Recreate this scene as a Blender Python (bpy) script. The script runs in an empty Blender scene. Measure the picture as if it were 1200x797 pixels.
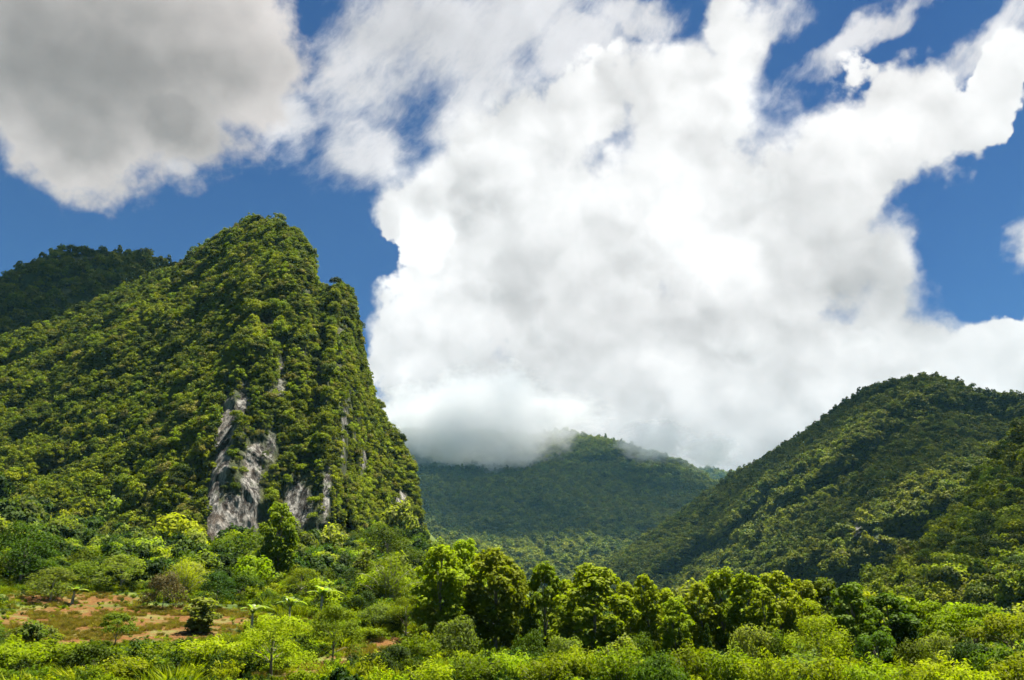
import bpy, math, random
import numpy as np

# ------------------------------------------------------------------ camera, sky, sun, exposure
SC = bpy.context.scene
COL = SC.collection
R = math.radians
PITCH = R(20.2); FPX = 942.0; CX, CY = 600.0, 398.5

cam_d = bpy.data.cameras.new('camera'); cam = bpy.data.objects.new('camera', cam_d); COL.objects.link(cam)
cam_d.sensor_width = 36.0; cam_d.lens = 36.0 * FPX / 1200.0
cam_d.clip_start = 0.1; cam_d.clip_end = 40000
cam.location = (0, 0, 0); cam.rotation_euler = (math.pi / 2 + PITCH, 0, 0)
SC.camera = cam

SUN_EL, SUN_AZ = 73.0, 58.0          # azimuth from +Y (view direction), negative = left
EXPOSURE = 2.05
SUN_STRENGTH = 5.0
SKY_STRENGTH = 0.024
HAZE = 2.4e-5

SC.view_settings.view_transform = 'Standard'
SC.view_settings.look = 'None'
SC.view_settings.gamma = 1.0
SC.view_settings.exposure = EXPOSURE
SC.render.engine = 'CYCLES'
cy = SC.cycles
cy.use_denoising = True
cy.max_bounces = 8; cy.diffuse_bounces = 2; cy.glossy_bounces = 1; cy.transmission_bounces = 3
cy.volume_bounces = 7; cy.transparent_max_bounces = 8
cy.use_adaptive_sampling = True; cy.adaptive_threshold = 0.012
cy.caustics_reflective = False; cy.caustics_refractive = False
cy.sample_clamp_indirect = 6.0

def sun_vec():
    e, a = R(SUN_EL), R(SUN_AZ)
    return np.array([math.cos(e) * math.sin(a), math.cos(e) * math.cos(a), math.sin(e)])
SV = sun_vec()
sd = bpy.data.lights.new('sun', 'SUN'); sd.energy = SUN_STRENGTH; sd.angle = R(0.53); sd.color = (1.0, 0.95, 0.86)
so = bpy.data.objects.new('sun', sd); COL.objects.link(so)
from mathutils import Vector
so.rotation_euler = Vector(SV).to_track_quat('Z', 'Y').to_euler()
so.location = (0, 0, 2000)

# ------------------------------------------------------------------ pixel of the photograph <-> direction in the world
def ray(px, py):
    x = (px - CX) / FPX; y = (CY - py) / FPX
    return x, math.cos(PITCH) - math.sin(PITCH) * y, math.sin(PITCH) + math.cos(PITCH) * y
def azel(px, py):
    x, y, z = ray(px, py)
    return math.atan2(x, y), math.atan2(z, math.hypot(x, y))
def at(px, py, r):
    a, e = azel(px, py)
    return np.array([r * math.sin(a), r * math.cos(a), r * math.tan(e)])

# ------------------------------------------------------------------ node expression helper
class E:
    def __init__(s, nt, sock): s.nt = nt; s.s = sock
    def _m(s, op, *o):
        n = s.nt.nodes.new('ShaderNodeMath'); n.operation = op
        for i, v in enumerate((s,) + o):
            if isinstance(v, E): s.nt.links.new(v.s, n.inputs[i])
            else: n.inputs[i].default_value = float(v)
        return E(s.nt, n.outputs[0])
    def __add__(s, o): return s._m('ADD', o)
    __radd__ = __add__
    def __sub__(s, o): return s._m('SUBTRACT', o)
    def __rsub__(s, o): return (s * -1.0) + o
    def __mul__(s, o): return s._m('MULTIPLY', o)
    __rmul__ = __mul__
    def __truediv__(s, o): return s._m('DIVIDE', o)
    def max(s, o): return s._m('MAXIMUM', o)
    def min(s, o): return s._m('MINIMUM', o)
    def smax(s, o, k): return s._m('SMOOTH_MAX', o, k)
    def pow(s, o): return s._m('POWER', o)
    def clamp(s):
        r = s._m('ADD', 0.0); r.s.node.use_clamp = True; return r
    def sstep(s, a, b):
        n = s.nt.nodes.new('ShaderNodeMapRange'); n.interpolation_type = 'SMOOTHSTEP'
        for i, v in ((0, s), (1, a), (2, b)):
            if isinstance(v, E): s.nt.links.new(v.s, n.inputs[i])
            else: n.inputs[i].default_value = float(v)
        n.inputs[3].default_value = 0; n.inputs[4].default_value = 1
        return E(s.nt, n.outputs[0])
def node(nt, t, **kw):
    n = nt.nodes.new(t)
    for k, v in kw.items(): setattr(n, k, v)
    return n
def link(nt, a, b): nt.links.new(a.s if isinstance(a, E) else a, b)
def noise_n(nt, vec, scale, detail=6, rough=0.55, lac=2.0, color=False, dist=0.0):
    n = node(nt, 'ShaderNodeTexNoise', noise_dimensions='3D')
    if vec is not None: link(nt, vec, n.inputs['Vector'])
    n.inputs['Scale'].default_value = scale; n.inputs['Detail'].default_value = detail
    n.inputs['Roughness'].default_value = rough; n.inputs['Lacunarity'].default_value = lac
    n.inputs['Distortion'].default_value = dist
    return n.outputs['Color'] if color else E(nt, n.outputs['Fac'])
def vmath(nt, op, a, b=None):
    n = node(nt, 'ShaderNodeVectorMath', operation=op)
    link(nt, a, n.inputs[0])
    if b is not None:
        if isinstance(b, (tuple, list, np.ndarray)): n.inputs[1].default_value = tuple(b)
        else: link(nt, b, n.inputs[1])
    return n.outputs[0]
def vscale(nt, a, k):
    n = node(nt, 'ShaderNodeVectorMath', operation='SCALE'); link(nt, a, n.inputs[0]); n.inputs['Scale'].default_value = k
    return n.outputs[0]
def mixc(nt, f, a, b, mode='MIX'):
    n = node(nt, 'ShaderNodeMix', data_type='RGBA', blend_type=mode)
    for i, v in ((0, f), (6, a), (7, b)):
        if isinstance(v, (int, float)): n.inputs[i].default_value = v
        elif isinstance(v, tuple): n.inputs[i].default_value = (v + (1,))[:4]
        else: link(nt, v, n.inputs[i])
    return n.outputs[2]
def combine(nt, x, y, z):
    n = node(nt, 'ShaderNodeCombineXYZ')
    for i, v in enumerate((x, y, z)):
        if isinstance(v, E): link(nt, v, n.inputs[i])
        else: n.inputs[i].default_value = v
    return n.outputs[0]

# ------------------------------------------------------------------ the sky: Nishita blue with cumulus
def build_world():
    w = bpy.data.worlds.new('World'); SC.world = w; w.use_nodes = True
    nt = w.node_tree; nt.nodes.clear()
    out = node(nt, 'ShaderNodeOutputWorld'); bg = node(nt, 'ShaderNodeBackground')
    link(nt, bg.outputs[0], out.inputs[0])
    sky = node(nt, 'ShaderNodeTexSky', sky_type='NISHITA', sun_disc=False)
    sky.sun_elevation = R(SUN_EL); sky.sun_rotation = R(SUN_AZ)
    sky.altitude = 1800; sky.air_density = 1.0; sky.dust_density = 0.0; sky.ozone_density = 2.0
    tc = node(nt, 'ShaderNodeTexCoord')
    d = vmath(nt, 'NORMALIZE', tc.outputs['Generated'])
    sp = node(nt, 'ShaderNodeSeparateXYZ'); link(nt, d, sp.inputs[0])
    dx, dy, dz = (E(nt, o) for o in sp.outputs)
    az = dx._m('ARCTAN2', dy) * (180 / math.pi)
    el = dz._m('ARCSINE') * (180 / math.pi)
    # domain warp
    w1 = vmath(nt, 'SUBTRACT', noise_n(nt, d, 4.5, 3, 0.5, color=True), (.5, .5, .5))
    w2 = vmath(nt, 'SUBTRACT', noise_n(nt, d, 17, 4, 0.55, color=True), (.5, .5, .5))
    wsp = node(nt, 'ShaderNodeSeparateXYZ')
    link(nt, vmath(nt, 'ADD', vscale(nt, w1, 5.0), vscale(nt, w2, 4.0)), wsp.inputs[0])
    waz = az + E(nt, wsp.outputs[0]); wel = el + E(nt, wsp.outputs[1])
    def dist(px, py, rx, ry, ang=0.0, A=waz, L=wel):
        a, e = azel(px, py); a = math.degrees(a); e = math.degrees(e)
        k = math.cos(R(e))
        rx_d = math.degrees(rx / FPX) * 0.92 ; ry_d = math.degrees(ry / FPX) * 0.92
        u = (A - a) * k; v = L - e
        if ang:
            c, s = math.cos(R(ang)), math.sin(R(ang))
            u, v = u * c + v * s, v * c - u * s
        u = u * (1 / rx_d); v = v * (1 / ry_d)
        return (u * u + v * v).pow(0.5)
    def blobs(lst, k=0.25):
        f = None
        for b in lst:
            g = 1.0 - dist(*b)
            f = g if f is None else f.smax(g, k)
        return f
    # where the cumulus stands (centre, half widths, tilt)
    back = [(520, 250, 110, 125), (540, 470, 120, 110), (690, 140, 70, 60), (1050, 480, 110, 60), (770, 520, 160, 80), (1010, 330, 90, 110), (850, 40, 50, 70), (500, 400, 85, 110), (640, 300, 180, 200), (790, 260, 200, 190), (930, 260, 140, 150),
            (1000, 190, 110, 90), (700, 470, 260, 130), (900, 440, 190, 130), (1020, 420, 130, 90), (1130, 420, 120, 48), (1060, 400, 80, 60),
            (1180, 440, 90, 45), (790, 110, 110, 90), (600, 175, 110, 75), (900, 560, 220, 80), (560, 520, 120, 70),
            (1130, 135, 95, 34, 40), (1050, 130, 60, 60), (640, 560, 200, 60), (770, 390, 120, 120), (1250, 430, 90, 60)]
    lobes1 = [(500, 290, 95, 130), (470, 200, 60, 60), (500, 450, 90, 110), (600, 520, 90, 70), (1010, 300, 80, 120), (1040, 150, 60, 60), (870, 130, 90, 60), (730, 200, 80, 80), (1080, 430, 120, 60), (950, 470, 90, 60)]
    lobes2 = [(640, 420, 80, 70), (760, 300, 110, 90), (560, 350, 50, 50), (450, 370, 40, 60), (730, 490, 70, 50), (860, 380, 90, 70), (880, 220, 70, 50), (1000, 410, 60, 40), (840, 500, 70, 35), (560, 230, 60, 40)]
    dark = [(70, 20, 240, 165), (245, 50, 115, 100), (85, 150, 80, 75, 20), (-20, 70, 120, 90), (200, 140, 60, 45)]
    high = [(480, 50, 170, 90, 25), (600, 30, 170, 80, 30), (560, 110, 110, 55, 30), (690, 60, 110, 50), (430, 150, 80, 70, 40), (335, 120, 50, 50), (210, 195, 40, 22),
            (880, 40, 90, 34, 20), (1010, 50, 100, 22, 15), (1130, 70, 90, 24, 12), (1200, 285, 22, 34), (740, 15, 60, 30)]
    fine = noise_n(nt, d, 13, 9, 0.62); m0 = noise_n(nt, d, 7.7, 1.5, 0.5)
    mid = noise_n(nt, d, 6.5, 7, 0.58)
    def billow(vec, sc):
        v = node(nt, 'ShaderNodeTexVoronoi', feature='F1', voronoi_dimensions='3D')
        v.inputs['Scale'].default_value = sc
        v.inputs['Detail'].default_value = 2.0; v.inputs['Roughness'].default_value = 0.55
        link(nt, vec, v.inputs['Vector']); return 1.0 - E(nt, v.outputs['Distance'])
    wv = vmath(nt, 'ADD', d, vscale(nt, w2, 0.05))
    b0 = billow(wv, 9.0)
    b1 = billow(vmath(nt, 'ADD', wv, (3.1, 1.7, .4)), 15.0)
    # thin high streaks, drawn out along one bearing of the sky
    c_, s_ = math.cos(R(38)), math.sin(R(38))
    ua = az * 0.6 + waz * 0.4; ue = el * 0.6 + wel * 0.4
    sv = combine(nt, (ua * c_ + ue * s_) * 0.045, (ue * c_ - ua * s_) * 0.10, 0.0)
    streak = noise_n(nt, sv, 2.2, 9, 0.66)
    notch = (dist(437, 300, 34, 20) .pow(2) * -1.0)._m('EXPONENT') * .85 + (dist(392, 262, 26, 40).pow(2) * -1.0)._m('EXPONENT') * .7 + (dist(1095, 300, 30, 30).pow(2) * -1.0)._m('EXPONENT') * .6
    fa = (blobs(back) * 1.5).min(0.9) + (fine - 0.5) * 1.0 + (mid - 0.5) * 0.45 + (b0 - 0.62) * 0.55 + 0.27 - notch
    f1 = (blobs(lobes1, .12) * 1.2).min(0.8) + (fine - 0.5) * 0.6 + (b0 - 0.62) * 0.9 + (b1 - .62) * .4
    f2 = (blobs(lobes2, .12) * 1.2).min(0.8) + (fine - 0.5) * 0.7 + (b1 - 0.62) * 0.9 + (mid - .5) * .5
    fd = (blobs(dark) * 1.5).min(0.9) + (fine - 0.5) * 1.1 + (mid - 0.5) * 0.4 + 0.12
    fb = (blobs(high) * 1.2).min(0.75) + (fine - 0.5) * 0.7 + (streak - 0.5) * 2.0 + 0.02
    # scattered clouds on the rest of the dome, outside this view
    away = (az._m('ABSOLUTE')).sstep(46, 75) .max(el.sstep(52, 66))
    fc = ((mid - 0.66) * 4.0 + (fine - .5)) * away - (1.0 - away)
    aa = fa.sstep(0.0, (m0 * 1.7 - 0.46).max(0.16)); a1 = f1.sstep(0.0, (m0 * 1.6 - 0.44).max(0.14)) * aa; a2 = f2.sstep(0.0, (m0 * -1.4 + 1.1).max(0.3)) * aa
    ad = fd.sstep(0.0, 0.42); ab = fb.sstep(0.0, 0.85) * 0.92; ac = fc.sstep(0.0, 0.6) * el.sstep(-2, 6)
    off = tuple(0.03 * np.array([0.45, 0.0, 0.9]))
    m1 = noise_n(nt, d, 6.0, 2.5, 0.5); m2 = noise_n(nt, vmath(nt, 'ADD', d, off), 6.0, 2.5, 0.5)
    relief = (b0 - billow(vmath(nt, 'ADD', wv, off), 9.0)) * 0.27 + (m1 - m2) * 0.40
    def gauss(px, py, rx, ry, amp, ang=0.0):
        q = dist(px, py, rx, ry, ang)
        return (q * q * -1.0)._m('EXPONENT') * amp
    sh_a = (gauss(640, 350, 130, 110, .10) + gauss(720, 500, 270, 80, .12) + gauss(960, 330, 110, 90, .10) + gauss(1000, 250, 100, 60, .07)
            + gauss(560, 545, 110, 45, .17) + gauss(880, 540, 150, 50, .14) + gauss(520, 215, 60, 40, .06) + gauss(860, 160, 80, 60, .04))
    hi_a = gauss(770, 240, 120, 90, .10) + gauss(470, 300, 60, 110, .05) + gauss(860, 300, 60, 50, .06) + gauss(1050, 130, 90, 60, .05)
    lo = sh_a - hi_a
    va = 0.91 + relief + (fine - .5) * (0.08 + 0.22 * (1.0 - fa * 1.1).clamp()) - lo
    v1 = 1.00 + relief + (fine - .5) * 0.10 - f1.clamp() * 0.14 - lo
    v2 = 0.99 + relief + (fine - .5) * 0.10 - f2.clamp() * 0.17 - lo
    vd = (0.90 + relief * 0.4 + (m1 - .5) * 0.16 + (fine - .5) * .07 - (fd * 0.9).clamp() * 0.20 - gauss(60, 90, 220, 110, .24)).max(0.16)
    vb = (0.86 + relief * 0.5 + (streak - .5) * 0.25 - gauss(480, 40, 150, 70, .10)).max(0.16)
    vc = 0.3 + relief * .5
    def grey(v, warm): return combine(nt, v * warm[0], v * warm[1], v * warm[2])
    blue = mixc(nt, 1.0, sky.outputs[0], (0.30, 0.57, 0.90), 'MULTIPLY')
    blue = vscale(nt, blue, SKY_STRENGTH)
    K = 1.0 / (2 ** EXPOSURE) * 1.02
    tone = lambda v, g=1.35: v.max(0.05).pow(g) * K
    c = mixc(nt, ac, blue, grey(vc.max(.1) * K, (1, 1, 1.02)))
    c = mixc(nt, ab, c, grey(tone(vb), (1.0, .985, .995)))
    c = mixc(nt, ad, c, grey(tone(vd, 1.6), (1.04, .97, .93)))
    ca = mixc(nt, a1, grey(tone(va), (1.0, .985, .975)), grey(tone(v1), (1.0, .99, .98)))
    ca = mixc(nt, a2, ca, grey(tone(v2), (1.0, .99, .98)))
    c = mixc(nt, aa, c, ca)
    link(nt, c, bg.inputs[0]); bg.inputs[1].default_value = 1.0
    w.cycles.sampling_method = 'MANUAL'; w.cycles.sample_map_resolution = 512
build_world()

# ------------------------------------------------------------------ numpy helpers
rng = np.random.default_rng(7)
_perm = np.random.default_rng(3).permutation(512)
def vnoise(p):
    i = np.floor(p).astype(int); f = p - i; u = f * f * f * (f * (f * 6 - 15) + 10)
    def h(a, b, c): return _perm[(_perm[(_perm[a & 511] + b) & 511] + c) & 511] / 511.0
    x, y, z = i[:, 0], i[:, 1], i[:, 2]
    r = 0
    for a in (0, 1):
        for b in (0, 1):
            for c in (0, 1):
                wgt = (u[:, 0] if a else 1 - u[:, 0]) * (u[:, 1] if b else 1 - u[:, 1]) * (u[:, 2] if c else 1 - u[:, 2])
                r = r + wgt * h(x + a, y + b, z + c)
    return r * 2 - 1
def fbm(p, octv=5, gain=0.5):
    p = np.asarray(p, float); s = 0; a = 1.0
    for k in range(octv):
        s = s + a * vnoise(p + 17.3 * k); p = p * 2.03; a *= gain
    return s
def ridged(p, octv=4, gain=0.5):
    p = np.asarray(p, float); s = 0; a = 1.0
    for k in range(octv):
        s = s + a * (1 - 2 * np.abs(vnoise(p + 31.7 * k))); p = p * 2.03; a *= gain
    return s
def sstep(x, a, b):
    t = np.clip((x - a) / (b - a), 0, 1); return t * t * (3 - 2 * t)

def mesh_from(name, V, F, attrs=None, smooth=False):
    """V (n,3), F (m,k) index array; attrs {name: (domain, type, array)}"""
    me = bpy.data.meshes.new(name)
    V = np.ascontiguousarray(V, np.float32); F = np.ascontiguousarray(F, np.int32)
    m, k = F.shape
    me.vertices.add(len(V)); me.vertices.foreach_set('co', V.ravel())
    me.loops.add(m * k); me.loops.foreach_set('vertex_index', F.ravel())
    me.polygons.add(m); me.polygons.foreach_set('loop_start', np.arange(m, dtype=np.int32) * k)
    me.polygons.foreach_set('loop_total', np.full(m, k, np.int32))
    if smooth: me.polygons.foreach_set('use_smooth', np.ones(m, bool))
    me.update(calc_edges=True)
    for nme, (dom, typ, arr) in (attrs or {}).items():
        a = me.attributes.new(nme, typ, dom)
        a.data.foreach_set('value' if typ == 'FLOAT' else 'vector', np.ascontiguousarray(arr, np.float32).ravel())
    me.validate()
    return me
def obj(name, me, mat=None, parent=None, loc=None, link_to=COL):
    o = bpy.data.objects.new(name, me)
    if link_to is not None: link_to.objects.link(o)
    if mat is not None and me is not None and len(me.materials) == 0: me.materials.append(mat)
    if parent is not None: o.parent = parent
    if loc is not None: o.location = loc
    return o

# ------------------------------------------------------------------ materials
def leaf_material(name, dark, light, transl=0.38, vary=0.75, ttint=(1.85, 2.0, 0.35), posvar=0.0, rough=0.65, spec=0.05):
    m = bpy.data.materials.new(name); m.use_nodes = True; nt = m.node_tree; nt.nodes.clear()
    out = node(nt, 'ShaderNodeOutputMaterial')
    at_ = node(nt, 'ShaderNodeAttribute', attribute_name='tint'); oi = node(nt, 'ShaderNodeObjectInfo')
    f = E(nt, at_.outputs['Fac']) * 0.6 + E(nt, oi.outputs['Random']) * 0.5
    geo = node(nt, 'ShaderNodeNewGeometry')
    if posvar:
        f = f + (noise_n(nt, geo.outputs['Position'], posvar, 4, 0.6) - 0.5) * 1.6
    c = mixc(nt, f.clamp(), dark, light)
    # a few individuals run olive or bluish
    hs = node(nt, 'ShaderNodeHueSaturation')
    rnd = E(nt, oi.outputs['Random'])
    link(nt, (rnd * 37.0)._m('FRACT') * 0.034 + 0.479, hs.inputs['Hue'])
    link(nt, (rnd * 91.0)._m('FRACT') * vary + (0.97 - vary * .5), hs.inputs['Value'])
    link(nt, vscale(nt, c, LEAF), hs.inputs['Color']); c = hs.outputs[0]
    b = node(nt, 'ShaderNodeBsdfPrincipled')
    link(nt, c, b.inputs['Base Color']); b.inputs['Roughness'].default_value = rough
    b.inputs['Specular IOR Level'].default_value = spec
    t = node(nt, 'ShaderNodeBsdfTranslucent')
    link(nt, mixc(nt, 1.0, c, ttint, 'MULTIPLY'), t.inputs[0])
    mx = node(nt, 'ShaderNodeMixShader'); mx.inputs[0].default_value = transl
    link(nt, b.outputs[0], mx.inputs[1]); link(nt, t.outputs[0], mx.inputs[2])
    link(nt, mx.outputs[0], out.inputs[0])
    return m
def plain_material(name, c1, c2, scale=4.0, rough=0.85, bump=0.0, stretch=(1, 1, 1)):
    m = bpy.data.materials.new(name); m.use_nodes = True; nt = m.node_tree
    b = nt.nodes['Principled BSDF']; b.inputs['Roughness'].default_value = rough; b.inputs['Specular IOR Level'].default_value = 0.2
    tc = node(nt, 'ShaderNodeTexCoord'); v = vmath(nt, 'MULTIPLY', tc.outputs['Object'], stretch)
    n = noise_n(nt, v, scale, 7, 0.62)
    link(nt, mixc(nt, n.sstep(.3, .7), c1, c2), b.inputs['Base Color'])
    if bump:
        bp = node(nt, 'ShaderNodeBump'); bp.inputs['Strength'].default_value = bump; link(nt, n, bp.inputs['Height']); link(nt, bp.outputs[0], b.inputs['Normal'])
    return m
LEAF = 0.80
M = {}
M['teak'] = leaf_material('teak_leaves', (0.070, 0.108, 0.004), (0.250, 0.300, 0.004), 0.36, vary=0.3)
M['broad'] = leaf_material('broad_leaves', (0.032, 0.064, 0.005), (0.105, 0.155, 0.007), 0.30)
M['dark'] = leaf_material('dark_leaves', (0.016, 0.036, 0.005), (0.042, 0.078, 0.008), 0.24)
M['feather'] = leaf_material('feathery_leaves', (0.080, 0.136, 0.005), (0.220, 0.270, 0.006), 0.36)
M['pale'] = leaf_material('pale_leaves', (0.080, 0.115, 0.022), (0.160, 0.190, 0.034), 0.44)
M['banana'] = leaf_material('banana_leaves', (0.110, 0.170, 0.030), (0.210, 0.270, 0.060), 0.45, rough=0.38, spec=0.45)
M['dry'] = leaf_material('dry_leaves', (0.070, 0.062, 0.022), (0.130, 0.110, 0.040), 0.30, ttint=(1.4, 1.2, .6))
M['forest'] = leaf_material('forest_leaves', (0.038, 0.064, 0.003), (0.215, 0.258, 0.005), 0.22, posvar=0.012)
M['forest_far'] = leaf_material('far_forest_leaves', (0.026, 0.050, 0.006), (0.140, 0.160, 0.006), 0.20, posvar=0.004)
M['grass'] = leaf_material('grass_blades', (0.100, 0.150, 0.006), (0.240, 0.270, 0.008), 0.34, posvar=0.06)
M['forest_dark'] = leaf_material('dark_forest_leaves', (0.020, 0.036, 0.004), (0.075, 0.100, 0.006), 0.18)
M['forest_pale'] = leaf_material('pale_forest_leaves', (0.080, 0.085, 0.016), (0.230, 0.225, 0.040), 0.22)
M['straw'] = leaf_material('straw_blades', (0.120, 0.115, 0.016), (0.230, 0.175, 0.045), 0.30)
M['bark'] = plain_material('bark', (0.075, 0.058, 0.040), (0.21, 0.18, 0.14), 5.0, 0.9, 0.4, (1, 1, .25))
M['pale_bark'] = plain_material('pale_bark', (0.16, 0.14, 0.11), (0.32, 0.29, 0.24), 6.0, 0.9, 0.3, (1, 1, .3))

def hill_material(name, soil1, soil2):
    """soil under the trees, limestone where the 'rock' attribute says bare cliff"""
    m = bpy.data.materials.new(name); m.use_nodes = True; nt = m.node_tree
    b = nt.nodes['Principled BSDF']; b.inputs['Roughness'].default_value = 0.9; b.inputs['Specular IOR Level'].default_value = 0.15
    geo = node(nt, 'ShaderNodeNewGeometry'); pos = geo.outputs['Position']
    at_ = node(nt, 'ShaderNodeAttribute', attribute_name='rock')
    streak = noise_n(nt, vmath(nt, 'MULTIPLY', pos, (1, 1, .075)), 0.42, 9, 0.68)
    streak2 = noise_n(nt, vmath(nt, 'MULTIPLY', pos, (1, 1, .16)), 0.9, 6, 0.65)
    blot = noise_n(nt, pos, 0.06, 6, 0.6)
    rock = mixc(nt, streak.sstep(.42, .62), (0.022, 0.018, 0.014), (0.25, 0.237, 0.208))
    rock = mixc(nt, (streak2.sstep(.55, .70)) * 0.75, rock, (0.055, 0.045, 0.038))
    rock = mixc(nt, blot.sstep(.52, .68) * .55, rock, (0.10, 0.075, 0.052))
    moss = noise_n(nt, pos, 0.16, 7, 0.65)
    rock = mixc(nt, moss.sstep(.58, .70) * .8, rock, (0.045, 0.060, 0.016))
    soil = mixc(nt, noise_n(nt, pos, 0.15, 6, .6).sstep(.35, .65), soil1, soil2)
    f = (E(nt, at_.outputs['Fac']) + (moss - .5) * 0.8).sstep(.35, .6)
    link(nt, mixc(nt, f, soil, rock), b.inputs['Base Color'])
    bp = node(nt, 'ShaderNodeBump'); bp.inputs['Strength'].default_value = 0.9; bp.inputs['Distance'].default_value = 2.5
    link(nt, streak * 1.0 + streak2 * .4, bp.inputs['Height']); link(nt, bp.outputs[0], b.inputs['Normal'])
    return m
M['karst'] = hill_material('limestone_hill', (0.022, 0.030, 0.010), (0.050, 0.055, 0.018))
M['hill'] = hill_material('wooded_hill', (0.022, 0.034, 0.012), (0.045, 0.058, 0.018))

# ------------------------------------------------------------------ ground
def ground_z(x, y):
    x = np.asarray(x, float); y = np.asarray(y, float)
    r = np.hypot(x, y); az = np.degrees(np.arctan2(x, y))
    L = sstep(-az, -2.0, 9.0) * sstep(az, -120, -70)
    slope = np.interp(r, [0, 50, 75, 95, 130, 150, 200, 250, 300, 400, 600], [2.3, 0.2, 1.4, 3.2, 8.9, 12.0, 16.8, 24, 33, 60, 90])
    flat = np.interp(r, [0, 25, 100, 200, 500, 1000, 1600, 3000, 7000], [2.3, 0.0, 0.5, 1.2, 6, 30, 90, 160, 200])
    flat = np.where(np.abs(az) < 100, flat, np.minimum(flat, 3.0))
    slope = np.where(r > 600, np.maximum(slope, flat), slope)
    z = -4.2 + L * slope + (1 - L) * flat
    p = np.stack([x * 0.03, y * 0.03, 0 * x], -1).reshape(-1, 3)
    n = fbm(p, 4).reshape(x.shape)
    z = z + n * np.interp(r, [0, 15, 60, 300, 1000], [0.0, 0.15, 0.45, 1.5, 3.0])
    return z
def gz(x, y): return float(ground_z(np.array([x]), np.array([y]))[0])

def ground_material():
    m = bpy.data.materials.new('field_ground'); m.use_nodes = True; nt = m.node_tree
    b = nt.nodes['Principled BSDF']; b.inputs['Roughness'].default_value = 0.95; b.inputs['Specular IOR Level'].default_value = 0.1
    geo = node(nt, 'ShaderNodeNewGeometry'); pos = geo.outputs['Position']
    n1 = noise_n(nt, pos, 0.22, 8, .62); n2 = noise_n(nt, pos, 2.3, 6, .65)
    at_ = node(nt, 'ShaderNodeAttribute', attribute_name='soil')
    green = mixc(nt, n1.sstep(.35, .65), (0.030, 0.050, 0.010), (0.085, 0.110, 0.018))
    soil = mixc(nt, n2.sstep(.35, .65), (0.060, 0.027, 0.007), (0.120, 0.056, 0.014))
    soil = mixc(nt, n1.sstep(.5, .64) * .7, soil, (0.10, 0.105, 0.028))
    f = (E(nt, at_.outputs['Fac']) + (n1 - .5) * .9 + (n2 - .5) * .5).sstep(.38, .62)
    link(nt, mixc(nt, f, green, soil), b.inputs['Base Color'])
    bp = node(nt, 'ShaderNodeBump'); bp.inputs['Strength'].default_value = 0.6; bp.inputs['Distance'].default_value = 0.3
    link(nt, n2, bp.inputs['Height']); link(nt, bp.outputs[0], b.inputs['Normal'])
    return m
# bare-soil clearings, as (photo column, distance, half width m, half depth m)
def gpt(px, r):
    a, _ = azel(px, 745); return r * math.sin(a), r * math.cos(a)
CLEARINGS = [(85, 114, 8, 12), (115, 106, 9, 9), (165, 114, 13, 12), (212, 118, 8, 9), (190, 106, 8, 8), (80, 132, 8, 6), (335, 62, 2.6, 3.5), (350, 66, 2.6, 3.5), (368, 70, 2.6, 3.5), (385, 74, 2.8, 3.5), (402, 78, 3, 3.5), (420, 83, 3, 3.5), (437, 88, 3, 4), (452, 93, 3, 4), (466, 98, 3, 4), (345, 112, 5, 4), (250, 118, 3, 4)]
def soil_mask(x, y):
    s = np.zeros_like(np.asarray(x, float))
    for px, r, wx, wy in CLEARINGS:
        cx, cyy = gpt(px, r); a = math.atan2(cx, cyy)
        dx, dy = x - cx, y - cyy
        u = dx * math.cos(a) - dy * math.sin(a); v = dx * math.sin(a) + dy * math.cos(a)
        s = np.maximum(s, np.clip(1.5 - np.sqrt((u / wx) ** 2 + (v / wy) ** 2), 0, 1))
    return s
def build_ground():
    fr = np.radians(np.arange(-48, 48.01, 0.25)); back = np.radians(np.arange(51, 309.1, 3.0))
    A = np.concatenate([fr, back]); nA = len(A)
    Rr = np.concatenate([[0.4], np.geomspace(2, 30, 14), np.linspace(31, 200, 150), np.geomspace(204, 7000, 70)]); nR = len(Rr)
    AA, RR = np.meshgrid(A, Rr, indexing='ij')
    X = RR * np.sin(AA); Y = RR * np.cos(AA); Z = ground_z(X, Y)
    V = np.stack([X, Y, Z], -1).reshape(-1, 3)
    i, j = np.meshgrid(np.arange(nA), np.arange(nR - 1), indexing='ij'); i2 = (i + 1) % nA
    F = np.stack([i * nR + j, i * nR + j + 1, i2 * nR + j + 1, i2 * nR + j], -1).reshape(-1, 4)[:, ::-1]
    me = mesh_from('ground', V, F, {'soil': ('POINT', 'FLOAT', soil_mask(V[:, 0], V[:, 1]))}, True)
    o = obj('ground', me, ground_material()); o['kind'] = 'structure'
build_ground()

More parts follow.
